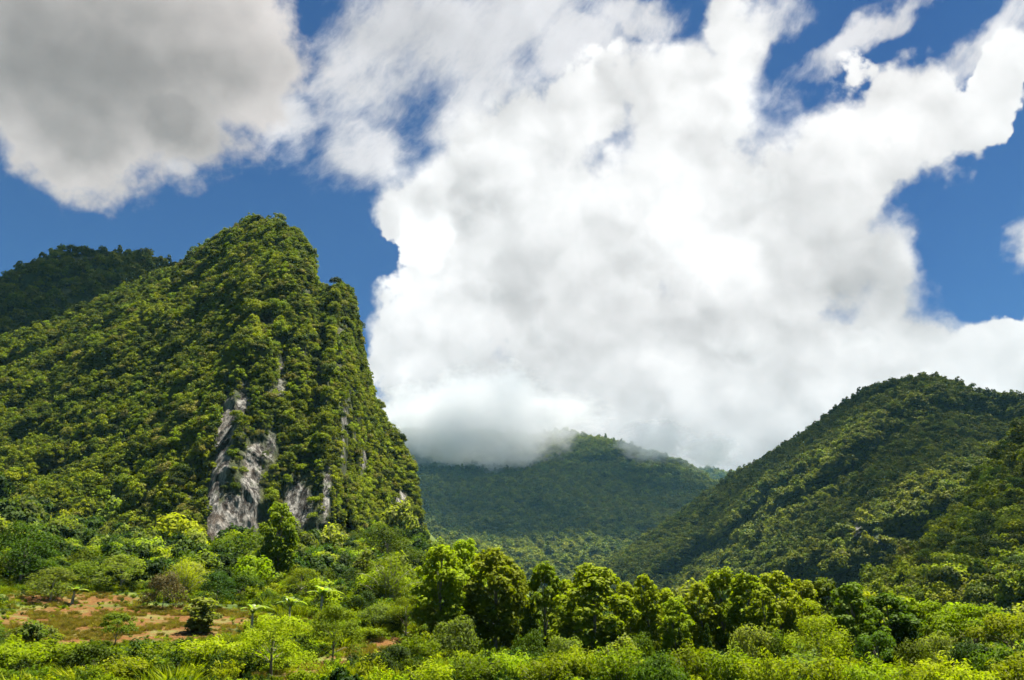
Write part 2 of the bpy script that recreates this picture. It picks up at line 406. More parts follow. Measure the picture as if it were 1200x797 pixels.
# ------------------------------------------------------------------ hills, as real terrain built out along bearings from the valley floor
def table(sil):
    a = np.array([azel(*p) for p in sil]); return a[:, 0], a[:, 1]
def hill(name, sil, base_py, rb, rr, gexp, mat, ncol=420, nrow=150, nback=40, amp=0.05, nscale=60.0, rocks=(), flute=0.0, rdg=0.0, seed=0.0, back=0.6):
    """sil: skyline points in the photo; rb / rr: [(px, distance)] of foot and ridge; gexp: [(px, exponent)] (high = cliff below, gentle above)"""
    sa, se = table(sil)
    A = np.linspace(sa[0], sa[-1], ncol)
    top = np.interp(A, sa, se)
    # uneven skyline
    top = top + R(0.10) * fbm(np.stack([A * 60, 0 * A + seed, 0 * A], -1), 4)
    px_of = lambda lst: np.interp(A, [azel(p, 600)[0] for p, _ in lst], [v for _, v in lst])
    B = px_of([(p, azel(p, q)[1]) for p, q in base_py])
    RB, RG, GX = px_of(rb), px_of(rr), px_of(gexp)
    top = np.maximum(top, B + R(0.05))
    S = np.linspace(0, 1, nrow)
    S2 = S[None, :] ; el = B[:, None] + (top - B)[:, None] * S2
    g = np.power(S2, GX[:, None])
    g = 0.90 * g + 0.10 * (1 - np.sqrt(np.clip(1 - S2 ** 6, 0, 1)))
    r = RB[:, None] + (RG - RB)[:, None] * g
    AA = np.broadcast_to(A[:, None], r.shape)
    def xyz(r, el): return np.stack([r * np.sin(AA[:, :r.shape[1]]), r * np.cos(AA[:, :r.shape[1]]), r * np.tan(el)], -1)
    P = xyz(r, el); Q = P.reshape(-1, 3)
    d = fbm(Q / nscale + seed, 5, .52)
    if rdg: d = d + rdg * ridged(Q * np.array([1, 1, .45]) / (nscale * 2.2) + seed, 4)
    if flute:                                            # upright flutes and cracks, ledges only where there is soil
        rk = np.zeros(r.shape)
        for px, py, hw, hh, k in rocks:
            ca, ce = azel(px, py)
            rk = np.maximum(rk, np.clip(1.5 - np.sqrt(((AA - ca) * math.cos(ce) / (hw / FPX)) ** 2 + ((el - ce) / (hh / FPX)) ** 2), 0, 1))
        rk = rk.ravel()
        d = d * (1 - .85 * rk) + flute * (1 - .72 * rk) * ridged(Q * np.array([1, 1, .05]) / 15.0 + seed, 3, .5) + rk * .07 * ridged(Q * np.array([1, 1, .16]) / 5.0 + seed, 3, .6)
    d = d.reshape(r.shape)
    rel = (RG - RB)[:, None]
    r = r - np.minimum(rel, 260) * amp * d * np.clip(S2 * 6, .2, 1)
    P = xyz(r, el)
    # far side
    tb = np.linspace(0, 1, nback + 1)[1:][None, :]
    rb_ = r[:, -1:] + (RG - RB)[:, None] * back * tb
    zt = P[:, -1, 2][:, None]; zb = RB[:, None] * np.tan(B)[:, None]
    zz = zt + (np.minimum(zb, zt - 1) - zt) * (tb ** 1.25)
    AB = np.broadcast_to(A[:, None], rb_.shape)
    PB = np.stack([rb_ * np.sin(AB), rb_ * np.cos(AB), zz], -1)
    G = np.concatenate([P, PB], 1); nr = G.shape[1]
    V = G.reshape(-1, 3)
    rock = np.zeros(len(V))
    va = np.arctan2(V[:, 0], V[:, 1]); ve = np.arctan2(V[:, 2], np.hypot(V[:, 0], V[:, 1]))
    nz = fbm(V / 14.0 + 5, 4)
    for px, py, hw, hh, k in rocks:
        ca, ce = azel(px, py); rw, rh = hw / FPX, hh / FPX
        q = 1.3 - np.sqrt(((va - ca) * math.cos(ce) / rw) ** 2 + ((ve - ce) / rh) ** 2) + nz * .35
        rock = np.maximum(rock, np.clip(q * k, 0, 1))
    rock = rock.reshape(G.shape[:2]); rock[:, nrow:] = 0
    i, j = np.meshgrid(np.arange(ncol - 1), np.arange(nr - 1), indexing='ij')
    F = np.stack([i * nr + j, (i + 1) * nr + j, (i + 1) * nr + j + 1, i * nr + j + 1], -1).reshape(-1, 4)
    me = mesh_from(name, V, F, {'rock': ('POINT', 'FLOAT', rock.ravel())}, True)
    o = obj(name, me, mat); o['kind'] = 'structure'
    return G, rock, nrow

KARST_SIL = [(-110, 462), (-60, 436), (0, 405), (60, 380), (110, 360), (160, 337), (205, 320), (222, 303), (250, 284), (280, 267), (300, 260), (330, 264), (352, 276),
             (366, 302), (372, 338), (386, 340), (394, 334), (406, 335), (415, 354), (421, 388), (429, 432), (440, 470), (455, 502), (470, 520), (484, 548),
             (491, 584), (497, 622), (504, 645), (520, 668), (540, 690)]
karst = hill('hill', KARST_SIL, [(-110, 690), (120, 680), (480, 676), (540, 695)],
             [(-110, 310), (0, 300), (160, 268), (250, 262), (330, 270), (385, 262), (420, 290), (460, 325), (500, 350), (540, 350)],
             [(-110, 520), (0, 500), (200, 455), (300, 400), (372, 365), (378, 392), (410, 400), (430, 400), (470, 385), (500, 365), (540, 360)],
             [(-110, 1.05), (120, 1.15), (220, 1.4), (260, 1.75), (380, 1.65), (420, 1.35), (500, 1.1)], M['karst'],
             ncol=700, nrow=340, amp=0.055, nscale=34.0, flute=0.55, rdg=0.5,
             rocks=[(263, 520, 13, 70, .85), (266, 625, 20, 46, 1.2), (250, 590, 8, 70, .9), (286, 470, 12, 34, .7), (296, 560, 22, 90, .62), (348, 590, 22, 56, .62), (383, 575, 7, 60, .62), (372, 640, 8, 30, .6), (318, 520, 14, 44, .5), (402, 520, 8, 60, .48), (425, 545, 7, 40, .48), (468, 588, 12, 14, .6),
                    (312, 380, 14, 10, .9), (55, 515, 16, 8, .9), (330, 440, 12, 40, .5), (375, 430, 8, 60, .42), (398, 400, 7, 50, .42)])
back_hill = hill('hill', [(-150, 372), (-80, 352), (0, 333), (30, 320), (60, 306), (95, 297), (125, 302), (136, 306), (150, 301), (166, 303), (185, 313), (215, 320), (260, 345), (330, 390)],
                 [(-150, 560), (330, 560)], [(-150, 600), (330, 600)], [(-150, 800), (330, 780)], [(-150, 1.1), (330, 1.1)], M['hill'], ncol=260, nrow=90, amp=0.08, nscale=60, seed=9.1)
mountain = hill('mountain', [(380, 560), (440, 515), (480, 506), (520, 512), (570, 508), (615, 514), (645, 510), (667, 507), (690, 516), (730, 523), (760, 533), (796, 543), (820, 556), (845, 575), (880, 606), (940, 650)],
                [(380, 705), (940, 705)], [(380, 1500), (700, 1350), (940, 1500)], [(380, 3000), (660, 3250), (820, 2800), (940, 2500)], [(380, 1.25), (940, 1.25)], M['hill'],
                ncol=420, nrow=220, amp=0.55, nscale=420, rdg=0.9, seed=3.3, rocks=[(787, 577, 8, 3.2, 1.0), (800, 574, 6, 3, .9), (775, 580, 6, 3, .8)])
far_hill = hill('hill', [(740, 600), (790, 566), (815, 553), (835, 551), (860, 556), (900, 560), (960, 600)], [(740, 680), (960, 680)], [(740, 3600), (960, 3600)], [(740, 4600), (960, 4600)],
                [(740, 1.2), (960, 1.2)], M['hill'], ncol=120, nrow=60, amp=.3, nscale=400, seed=6.2)
right_hill = hill('hill', [(640, 700), (680, 678), (700, 666), (740, 646), (780, 619), (820, 590), (850, 566), (880, 550), (920, 527), (960, 499), (985, 479), (1010, 464), (1040, 451), (1075, 447), (1100, 449),
                           (1125, 456), (1150, 463), (1200, 470), (1260, 482), (1320, 500)], [(640, 712), (1320, 700)],
                  [(640, 1250), (760, 900), (900, 640), (1100, 560), (1320, 560)], [(640, 1500), (760, 1350), (900, 1180), (1075, 1080), (1320, 1000)],
                  [(640, 1.1), (900, 1.15), (1320, 1.15)], M['hill'], ncol=480, nrow=220, amp=0.30, nscale=150, rdg=0.7, seed=1.7,
                  rocks=[(1005, 622, 9, 13, .55), (1028, 638, 9, 14, .5), (1128, 543, 4, 9, .5)])
near_slope = hill('hill', [(1010, 712), (1050, 684), (1080, 655), (1110, 628), (1140, 594), (1165, 556), (1185, 530), (1205, 514), (1260, 474), (1330, 430)], [(1010, 722), (1330, 722)],
                  [(1010, 300), (1330, 240)], [(1010, 340), (1200, 430), (1330, 430)], [(1010, 1.1), (1330, 1.15)], M['hill'], ncol=200, nrow=120, amp=0.10, nscale=40, seed=4.4)

# ------------------------------------------------------------------ leaf clouds
def unit(v): return v / np.maximum(np.linalg.norm(v, axis=-1, keepdims=True), 1e-9)
def leaves(rg, P, Nrm, length, width, droop=0.25, spread=0.8, fold=0.15):
    """one diamond leaf per point, lying roughly across the outward direction"""
    n = len(P)
    nn = unit(Nrm * 0.75 + rg.normal(0, spread * .5, (n, 3)) + np.array([0, 0, .35]))
    t = unit(np.cross(nn, rg.normal(0, 1, (n, 3)))); t = unit(t + Nrm * .35 - np.array([0, 0, droop])); 
    b = unit(np.cross(nn, t)); nn = np.cross(t, b)
    l = length * rg.uniform(.65, 1.25, (n, 1)); w = width * rg.uniform(.7, 1.2, (n, 1))
    v0 = P - t * l * .5; v2 = P + t * l * .5 - nn * l * .08
    v1 = P + b * w * .5 + nn * w * fold; v3 = P - b * w * .5 + nn * w * fold
    V = np.stack([v0, v1, v2, v3], 1).reshape(-1, 3)
    F = np.arange(n * 4).reshape(n, 4)
    return V, F
def clump_points(rg, centres, radii, per, low=-0.45, shell=0.45):
    Ps, Ns = [], []
    for c, r in zip(centres, radii):
        k = max(4, int(per * r * r))
        d = unit(rg.normal(0, 1, (int(k * 1.6), 3))); d = d[d[:, 2] > low][:k]
        rad = r * (1 - shell * rg.random((len(d), 1)) ** 1.7) * (1 + .12 * rg.normal(0, 1, (len(d), 1)))
        Ps.append(c + d * rad * np.array([1, 1, .85])); Ns.append(d)
    return np.concatenate(Ps), np.concatenate(Ns)
def tube(pts, rads, sides=7):
    pts = np.asarray(pts, float); n = len(pts); V = []
    for i in range(n):
        t = unit(pts[min(i + 1, n - 1)] - pts[max(i - 1, 0)])
        a = unit(np.cross(t, [0.31, .95, .05])); b = np.cross(t, a)
        th = np.arange(sides) / sides * 2 * math.pi
        V.append(pts[i] + rads[i] * (np.cos(th)[:, None] * a + np.sin(th)[:, None] * b))
    V = np.concatenate(V)
    F = [[i * sides + k, i * sides + (k + 1) % sides, (i + 1) * sides + (k + 1) % sides, (i + 1) * sides + k] for i in range(n - 1) for k in range(sides)]
    return V, np.array(F)
def cat(parts):
    V, F, o = [], [], 0
    for v, f in parts: V.append(v); F.append(f + o); o += len(v)
    return np.concatenate(V), np.concatenate(F)
def trunk_mesh(rg, h, rad, tips, bend=0.04, name='trunk'):
    k = 8; z = np.linspace(0, h, k)
    path = np.stack([np.cumsum(rg.normal(0, bend * h / k, k)), np.cumsum(rg.normal(0, bend * h / k, k)), z], -1); path[0] = 0
    path[0, 2] = -0.6
    parts = [tube(path, rad * (1 - .8 * z / h) + rad * .35 * np.exp(-z / (h * .05)))]
    for t in tips:
        zb = np.clip(t[2] * rg.uniform(.45, .75), .12 * h, .95 * h)
        p0 = np.array([np.interp(zb, z, path[:, 0]), np.interp(zb, z, path[:, 1]), zb])
        mid = p0 * .45 + t * .55 + np.array([0, 0, .06 * h])
        rr = rad * .45 * (1 - .55 * zb / h)
        parts.append(tube([p0, (p0 + mid) / 2, mid, t], [rr, rr * .75, rr * .5, rr * .2], 5))
    return mesh_from(name, *cat(parts), smooth=True)
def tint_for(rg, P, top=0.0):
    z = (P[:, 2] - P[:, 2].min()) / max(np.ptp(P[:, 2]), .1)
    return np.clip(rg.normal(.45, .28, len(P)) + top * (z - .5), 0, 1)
def leaf_mesh(rg, name, P, Nn, l, w, top=0.0, **kw):
    V, F = leaves(rg, P, Nn, l, w, **kw)
    return mesh_from(name, V, F, {'tint': ('FACE', 'FLOAT', tint_for(rg, P, top))})

def clumps_column(rg, h, rmax, n, r0, r1, zlo=.18, shape=1.0):
    c, r = [], []
    for i in range(n):
        u = (i + rg.random()) / n; z = h * (zlo + (1 - zlo) * u)
        prof = (math.sin(math.pi * min(1, .12 + .80 * u) ** shape)) ** .8
        a = i * 2.4 + rg.normal(0, .5); q = rmax * prof * math.sqrt(rg.uniform(.25, 1))
        rad = rg.uniform(r0, r1) * (1 - .35 * u)
        c.append([q * math.cos(a), q * math.sin(a), z - rad * .4]); r.append(rad)
    return np.array(c), np.array(r)
def clumps_dome(rg, h, rmax, n, r0, r1, zlo=.35):
    c, r = [], []
    for i in range(n):
        u = rg.random(); ph = i * 2.399 + rg.normal(0, .4)
        q = rmax * math.sqrt(u) ; zt = h * (zlo + (1 - zlo) * math.sqrt(max(0, 1 - u)) * rg.uniform(.75, 1.0))
        c.append([q * math.cos(ph), q * math.sin(ph), zt - r0 * .5]); r.append(rg.uniform(r0, r1))
    return np.array(c), np.array(r)

# ------------------------------------------------------------------ forest cover on the hills
def forest_library(name, mat, nvar, faces, leaf, seed):
    coll = bpy.data.collections.new(name)
    for k in range(nvar):
        rg = np.random.default_rng(seed + k)
        kind = k % 4
        if kind == 3: c, r = clumps_column(rg, 9.5, 2.2, 9, 1.1, 1.9, .1)
        elif kind == 2: c, r = clumps_dome(rg, 5.0, 3.8, 9, 1.3, 2.1, .25)
        else: c, r = clumps_dome(rg, 7.5, 3.2, 11, 1.2, 2.0, .20)
        per = faces / float(np.sum(r * r))
        P, Nn = clump_points(rg, c, r, per, low=-.35, shell=.3)
        me = leaf_mesh(rg, 'crown', P, Nn, leaf, leaf * .8, spread=.75, droop=.3)
        obj('crown_%d' % k, me, M[{5: 'forest_dark', 2: 'forest_pale'}.get(k, '')] if k in (2, 5) and mat is M['forest'] else mat, link_to=coll)
    return coll
def scatter_tree():
    nt = bpy.data.node_groups.new('scatter', 'GeometryNodeTree')
    nt.interface.new_socket('Geometry', in_out='INPUT', socket_type='NodeSocketGeometry')
    s = nt.interface.new_socket('Collection', in_out='INPUT', socket_type='NodeSocketCollection')
    nt.interface.new_socket('Geometry', in_out='OUTPUT', socket_type='NodeSocketGeometry')
    gi = nt.nodes.new('NodeGroupInput'); go = nt.nodes.new('NodeGroupOutput')
    ci = nt.nodes.new('GeometryNodeCollectionInfo'); ci.inputs['Separate Children'].default_value = True; ci.inputs['Reset Children'].default_value = True
    iop = nt.nodes.new('GeometryNodeInstanceOnPoints'); iop.inputs['Pick Instance'].default_value = True
    def na(n, t):
        q = nt.nodes.new('GeometryNodeInputNamedAttribute'); q.data_type = t; q.inputs[0].default_value = n; return q.outputs['Attribute']
    nt.links.new(gi.outputs[0], iop.inputs['Points']); nt.links.new(gi.outputs[1], ci.inputs[0])
    nt.links.new(ci.outputs[0], iop.inputs['Instance'])
    nt.links.new(na('idx', 'INT'), iop.inputs['Instance Index'])
    nt.links.new(na('rot', 'FLOAT_VECTOR'), iop.inputs['Rotation']); nt.links.new(na('scl', 'FLOAT_VECTOR'), iop.inputs['Scale'])
    nt.links.new(iop.outputs[0], go.inputs[0])
    return nt, s.identifier
SCATTER, SCATTER_ID = scatter_tree()
def scatter(name, coll, P, scl, rg, tilt=0.12):
    n = len(P); nv = len(coll.objects)
    me = bpy.data.meshes.new(name); me.vertices.add(n); me.vertices.foreach_set('co', np.ascontiguousarray(P, np.float32).ravel())
    a = me.attributes.new('idx', 'INT', 'POINT'); a.data.foreach_set('value', rg.integers(0, nv, n).astype(np.int32))
    rot = np.stack([rg.normal(0, tilt, n), rg.normal(0, tilt, n), rg.uniform(0, 6.283, n)], -1).astype(np.float32)
    a = me.attributes.new('rot', 'FLOAT_VECTOR', 'POINT'); a.data.foreach_set('vector', rot.ravel())
    if scl.ndim == 1: scl = np.stack([scl, scl, scl * rg.uniform(.8, 1.2, n)], -1)
    a = me.attributes.new('scl', 'FLOAT_VECTOR', 'POINT'); a.data.foreach_set('vector', np.ascontiguousarray(scl, np.float32).ravel())
    o = obj(name, me)
    m = o.modifiers.new('scatter', 'NODES'); m.node_group = SCATTER; m[SCATTER_ID] = coll
    o['kind'] = 'stuff'
    return o
def hill_points(H, n, rg, smin, smax, steep=0.6, behind=6, bare=0.0, bscale=60.0):
    G, rock, nrow = H
    G = G[:, :nrow + behind]; rock = rock[:, :nrow + behind]
    a = G[1:, :-1] - G[:-1, :-1]; b = G[:-1, 1:] - G[:-1, :-1]
    cr = np.cross(a, b); ar = np.linalg.norm(cr, axis=-1)
    # weight by area as the valley sees it, so the cover is even over cliffs and shelves
    r = np.hypot(G[:-1, :-1, 0], G[:-1, :-1, 1])
    up = np.abs(cr[..., 2]) / np.maximum(ar, 1e-9)
    wgt = ar * (0.35 + .65 * up)
    wgt = wgt * np.clip(1 - 1.9 * rock[:-1, :-1], 0.0, 1)
    # the angular extent matters as well
    cdf = np.cumsum(wgt.ravel()); cdf /= cdf[-1]
    k = np.searchsorted(cdf, rg.random(n)); i, j = np.unravel_index(k, wgt.shape)
    u, v = rg.random((n, 1)), rg.random((n, 1))
    P = (G[i, j] * (1 - u) * (1 - v) + G[i + 1, j] * u * (1 - v) + G[i, j + 1] * (1 - u) * v + G[i + 1, j + 1] * u * v)
    if bare:
        keep = fbm(P / bscale + 2.2, 3) > -1.0 + bare * 2
        P, i, j = P[keep], i[keep], j[keep]
    s = np.clip(rg.lognormal(0, .42, len(P)), .4, 1.9) * (smin + (smax - smin) * up[i, j] ** steep)
    sz = s * (0.75 + .45 * rg.random(len(P)))
    P = P - np.array([0, 0, 1.0]) * (s * rg.uniform(-.6, 2.6, len(s)))[:, None]
    return P, np.stack([s, s, sz], -1)

def build_forests():
    lib_a = forest_library('forest_crowns', M['forest'], 8, 750, .72, 100)
    lib_b = forest_library('far_crowns', M['forest_far'], 6, 260, 1.25, 200)
    rg = np.random.default_rng(11)
    P, s = hill_points(karst, 34000, rg, .19, .46, behind=8)
    scatter('forest', lib_a, P, s, rg)
    P, s = hill_points(back_hill, 4500, rg, .6, 1.0, behind=8)
    scatter('forest', lib_b, P, s, rg)
    P, s = hill_points(right_hill, 27000, rg, .55, .9, behind=4)
    scatter('forest', lib_b, P, s, rg)
    P, s = hill_points(mountain, 42000, rg, 1.2, 1.8, behind=3)
    scatter('forest', lib_b, P, s, rg)
    P, s = hill_points(near_slope, 3000, rg, .45, .8, behind=8)
    scatter('forest', lib_a, P, s, rg)
    P, s = hill_points(far_hill, 6000, rg, 1.6, 2.4, behind=3)
    scatter('forest', lib_b, P, s, rg)
build_forests()
# ------------------------------------------------------------------ plants that can be told apart: one builder per kind, then copies
def thing(name, parts):
    """a prototype: list of (part name, mesh, material); placed later by copying"""
    root = bpy.data.objects.new(name, None)
    ch = []
    for n, me, mat in parts:
        o = bpy.data.objects.new(n, me)
        if len(me.materials) == 0: me.materials.append(mat)
        ch.append(o)
    return dict(root=root, ch=ch, name=name)
def place(proto, loc, sxy, sz, rot, label, cat_, group=None):
    r = proto['root'].copy(); COL.objects.link(r)
    r.location = loc; r.scale = (sxy, sxy, sz); r.rotation_euler = (0, 0, rot)
    r['label'] = label; r['category'] = cat_
    if group: r['group'] = group
    for c in proto['ch']:
        q = c.copy(); COL.objects.link(q); q.parent = r
    return r

def proto_tall(k, mat='teak'):
    rg = np.random.default_rng(300 + k); h = 12.0
    c, r = clumps_column(rg, h, [2.5, 3.0, 2.2, 2.8, 2.6][k % 5], [44, 50, 40, 54, 46][k % 5], .75, 1.4, [.16, .2, .12, .25, .15][k % 5], [1, .8, 1.2, .9, 1][k % 5])
    P, Nn = clump_points(rg, c, r, 6200 / float(np.sum(r * r)), low=-.5, shell=.5)
    cr = leaf_mesh(rg, 'crown', P, Nn, .48, .33, top=.75, droop=.45, spread=.7)
    tips = [c[i] for i in rg.choice(len(c), 12, replace=False)]
    return thing('tree', [('trunk', trunk_mesh(rg, h * .93, .20, tips), M['bark']), ('crown', cr, M[mat])])
def proto_broad(k, mat='broad', h=9.0, rm=4.0, leaf=.36, faces=4600, n=36, zlo=.10, rr=(.9, 1.5), bark='bark', name='tree'):
    rg = np.random.default_rng(400 + k + int(h * 10))
    c, r = clumps_dome(rg, h, rm, n, rr[0], rr[1], zlo)
    P, Nn = clump_points(rg, c, r, faces / float(np.sum(r * r)), low=-.5, shell=.5)
    cr = leaf_mesh(rg, 'crown' if name == 'tree' else 'foliage', P, Nn, leaf, leaf * .55, top=.45, droop=.3)
    tips = [c[i] for i in rg.choice(len(c), min(len(c), 12), replace=False)]
    return thing(name, [('trunk' if name == 'tree' else 'stem', trunk_mesh(rg, h * .8, h * .018, tips), M[bark]), ('crown' if name == 'tree' else 'foliage', cr, M[mat])])
def sprays(rg, n, h, spread, per, leaf, w, arch=.5, name='foliage'):
    """stems that rise and arch from one foot, narrow leaflets along them"""
    stems, Ps, Ns = [], [], []
    for i in range(n):
        a = rg.uniform(0, 6.283); L = h * rg.uniform(.6, 1.1); out = spread * math.sqrt(rg.random())
        t = np.linspace(0, 1, 9)
        hz = out * (t ** 1.4) ; z = L * (t - arch * .45 * t ** 3 * (out / max(spread, .01)))
        ba = rg.uniform(0, 6.283); b0 = .15 * spread * rg.random()
        x = b0 * math.cos(ba) + hz * math.cos(a) + np.cumsum(rg.normal(0, .02 * L, 9)); y = b0 * math.sin(ba) + hz * math.sin(a) + np.cumsum(rg.normal(0, .02 * L, 9))
        pts = np.stack([x, y, z - .15 * (t == 0)], -1)
        stems.append(tube(pts, .018 * h * (1 - .8 * t) * .6, 4))
        m = per; u = 1 - .8 * rg.random(m) ** 1.3
        q = np.stack([np.interp(u, t, pts[:, k]) for k in range(3)], -1)
        off = rg.normal(0, 1, (m, 3)) * (.11 * h) * (0.6 + .6 * (1 - u))[:, None]
        Ps.append(q + off * np.array([1, 1, .7])); Ns.append(unit(off + np.array([0, 0, .03 * h])))
    P, Nn = np.concatenate(Ps), np.concatenate(Ns)
    P[:, 2] = np.maximum(P[:, 2], .02)
    return mesh_from('stem', *cat(stems)), leaf_mesh(rg, name, P, Nn, leaf, w, top=.6, droop=.15, spread=.9)
def proto_feather(k, mat='feather', h=2.6, spread=1.5, n=30, per=95, leaf=.26, w=.085):
    rg = np.random.default_rng(500 + k)
    st, fo = sprays(rg, n, h, spread, per, leaf, w)
    return thing('shrub', [('stem', st, M['pale_bark']), ('foliage', fo, M[mat])])
def proto_bamboo(k):
    rg = np.random.default_rng(560 + k)
    st, fo = sprays(rg, 34, 7.0, 3.2, 110, .42, .075, arch=.9)
    return thing('bamboo', [('culm', st, M['pale_bark']), ('foliage', fo, M['feather'])])
def blade(base, az, L, W, arch, rg, nseg=9):
    """one banana leaf: midrib rising and arching over, two half blades folded down a little, notched edge"""
    t = np.linspace(0, 1, nseg); d = np.array([math.cos(az), math.sin(az), 0]); s = np.array([-math.sin(az), math.cos(az), 0])
    hz = L * (t * math.cos(arch) + .25 * t * t); z = L * (t * math.sin(arch) - .62 * t ** 2.4)
    mid = base + hz[:, None] * d + z[:, None] * np.array([0, 0, 1.0])
    w = W * np.sin(math.pi * np.clip(.10 + .9 * t, 0, 1)) ** .55 * np.where(t < .12, .15, 1)
    w = w * rg.uniform(.75, 1.1, nseg); w[-1] = .02
    l = mid + s * w[:, None] * .5 - np.array([0, 0, 1]) * w[:, None] * .12; r = mid - s * w[:, None] * .5 - np.array([0, 0, 1]) * w[:, None] * .12
    V = np.concatenate([mid, l, r]); n = nseg; F = []
    for i in range(n - 1): F += [[i, i + 1, n + i + 1, n + i], [i + 1, i, 2 * n + i, 2 * n + i + 1]]
    return V, np.array(F)
def proto_banana(k):
    rg = np.random.default_rng(600 + k); lv = []; tint = []
    stems = [tube([[0, 0, -.4], [0.03, .02, 1.0], [.05, .06, 2.2]], [.17, .14, .09], 8)]
    n = 9 + k
    for i in range(n):
        V, F = blade(np.array([.05, .06, 2.0 + .03 * i]), i * 2.4 + rg.normal(0, .3), rg.uniform(1.7, 2.5), rg.uniform(.5, .7), R(rg.uniform(38, 84)), rg)
        lv.append((V, F)); tint.append(np.full(len(F), rg.random()))
    parts = [('stem', mesh_from('stem', *cat(stems), smooth=True), M['pale_bark'])]
    for (V, F), tt in zip(lv, tint):
        parts.append(('leaf', mesh_from('leaf', V, F, {'tint': ('FACE', 'FLOAT', tt)}), M['banana']))
    return thing('banana_plant', parts)
def proto_cone(k):
    rg = np.random.default_rng(640 + k); h = 5.0; c, r = [], []
    for i in range(22):
        u = (i + .5) / 22; q = 1.25 * (1 - u) ** .8 * rg.uniform(.4, 1); a = i * 2.4
        c.append([q * math.cos(a), q * math.sin(a), h * (.08 + .86 * u)]); r.append(.75 * (1 - .7 * u))
    c, r = np.array(c), np.array(r); P, Nn = clump_points(rg, c, r, 2600 / float(np.sum(r * r)), low=-.6)
    return thing('tree', [('trunk', trunk_mesh(rg, h * .9, .09, list(c[4:12])), M['bark']), ('crown', leaf_mesh(rg, 'crown', P, Nn, .28, .15, droop=.5), M['dark'])])
def proto_vine(k):
    rg = np.random.default_rng(660 + k); h = 5.0; n = 14
    c = np.array([[rg.normal(0, .28), rg.normal(0, .28), h * (.06 + .9 * i / n)] for i in range(n)]); r = np.array([.55 + .25 * rg.random() for _ in range(n)])
    P, Nn = clump_points(rg, c, r, 1800 / float(np.sum(r * r)), low=-.7)
    return thing('tree', [('trunk', trunk_mesh(rg, h, .10, [c[5], c[9]]), M['bark']), ('crown', leaf_mesh(rg, 'crown', P, Nn, .34, .26, top=.6, droop=.7), M['pale'])])

PROTO = {
 'tall': ([proto_tall(k) for k in range(5)], 12.0, 6.4),
 'talldark': ([proto_tall(k, 'broad') for k in (1, 3)], 12.0, 6.4),
 'broad': ([proto_broad(k) for k in range(3)], 9.0, 8.6),
 'spread': ([proto_broad(k, 'teak', 9.0, 4.6, .42, 4600, 34, .55, (.9, 1.4)) for k in range(3)], 9.0, 9.6),
 'lightbroad': ([proto_broad(k, 'feather', 8.0, 3.2, .24, 5600, 44, .03, (.7, 1.2), 'bark') for k in range(2)], 8.0, 7.2),
 'paletree': ([proto_broad(k, 'pale', 6.0, 2.8, .30, 3800, 34, .03, (.6, 1.1), 'pale_bark') for k in range(2)], 6.0, 6.2),
 'darktree': ([proto_broad(k, 'dark', 6.0, 2.4, .28, 3400, 22, .2, (.7, 1.1)) for k in range(2)], 6.0, 5.4),
 'smalltree': ([proto_broad(k, 'broad', 5.0, 1.9, .26, 2200, 16, .5, (.5, .8), 'bark') for k in range(2)], 5.0, 4.2),
 'darkbush': ([proto_broad(k, 'dark', 2.4, 1.5, .17, 3000, 20, .1, (.4, .75), 'bark', 'shrub') for k in range(3)], 2.4, 3.5),
 'bush': ([proto_broad(k, 'broad', 2.4, 1.6, .19, 3000, 22, .1, (.4, .75), 'bark', 'shrub') for k in range(3)], 2.4, 3.7),
 'palebush': ([proto_broad(k, 'pale', 2.6, 1.4, .17, 3200, 22, .12, (.4, .7), 'pale_bark', 'shrub') for k in range(2)], 2.6, 3.3),
 'drybush': ([proto_broad(5, 'dry', 2.6, 1.4, .16, 3000, 18, .1, (.5, .8), 'pale_bark', 'shrub')], 2.6, 3.4),
 'feather': ([proto_feather(k) for k in range(4)], 2.6, 3.1),
 'featherpale': ([proto_feather(7 + k, 'pale') for k in range(2)], 2.6, 3.1),
 'bamboo': ([proto_bamboo(k) for k in range(2)], 6.6, 6.5),
 'banana': ([proto_banana(k) for k in range(3)], 3.6, 4.2),
 'cone': ([proto_cone(k) for k in range(2)], 5.0, 2.9),
 'vine': ([proto_vine(0)], 5.0, 1.6),
}
CLEAR = []
prng = random.Random(5)
def dist_for(px, base_py):
    """walk out along the bearing of a photo column until the ground stands at that height in the view"""
    a, e = azel(px, base_py); rs = np.arange(28, 330, .5)
    g = np.arctan2(ground_z(rs * math.sin(a), rs * math.cos(a)), rs)
    k = np.argmax(g >= e) if np.any(g >= e) else len(rs) - 1
    return float(rs[k])
def plant(kind, px, top, label, cat_, base=None, r=None, w=None, group=None):
    protos, h0, w0 = PROTO[kind]
    a, _ = azel(px, base or 745)
    if r is None: r = dist_for(px, base)
    x, y = r * math.sin(a), r * math.cos(a); z = gz(x, y)
    sec = 1 / math.cos(azel(px, top)[0])
    h = max(.4, r * math.tan(azel(px, top)[1]) - z)
    sxy = (w / FPX * r * 1.05 / w0) if w else h / h0
    p = protos[prng.randrange(len(protos))]
    CLEAR.append((a, r, (w or 30) / FPX * .42))
    return place(p, (x, y, z - .05), sxy, h / h0, prng.uniform(0, 6.28), label, cat_, group)

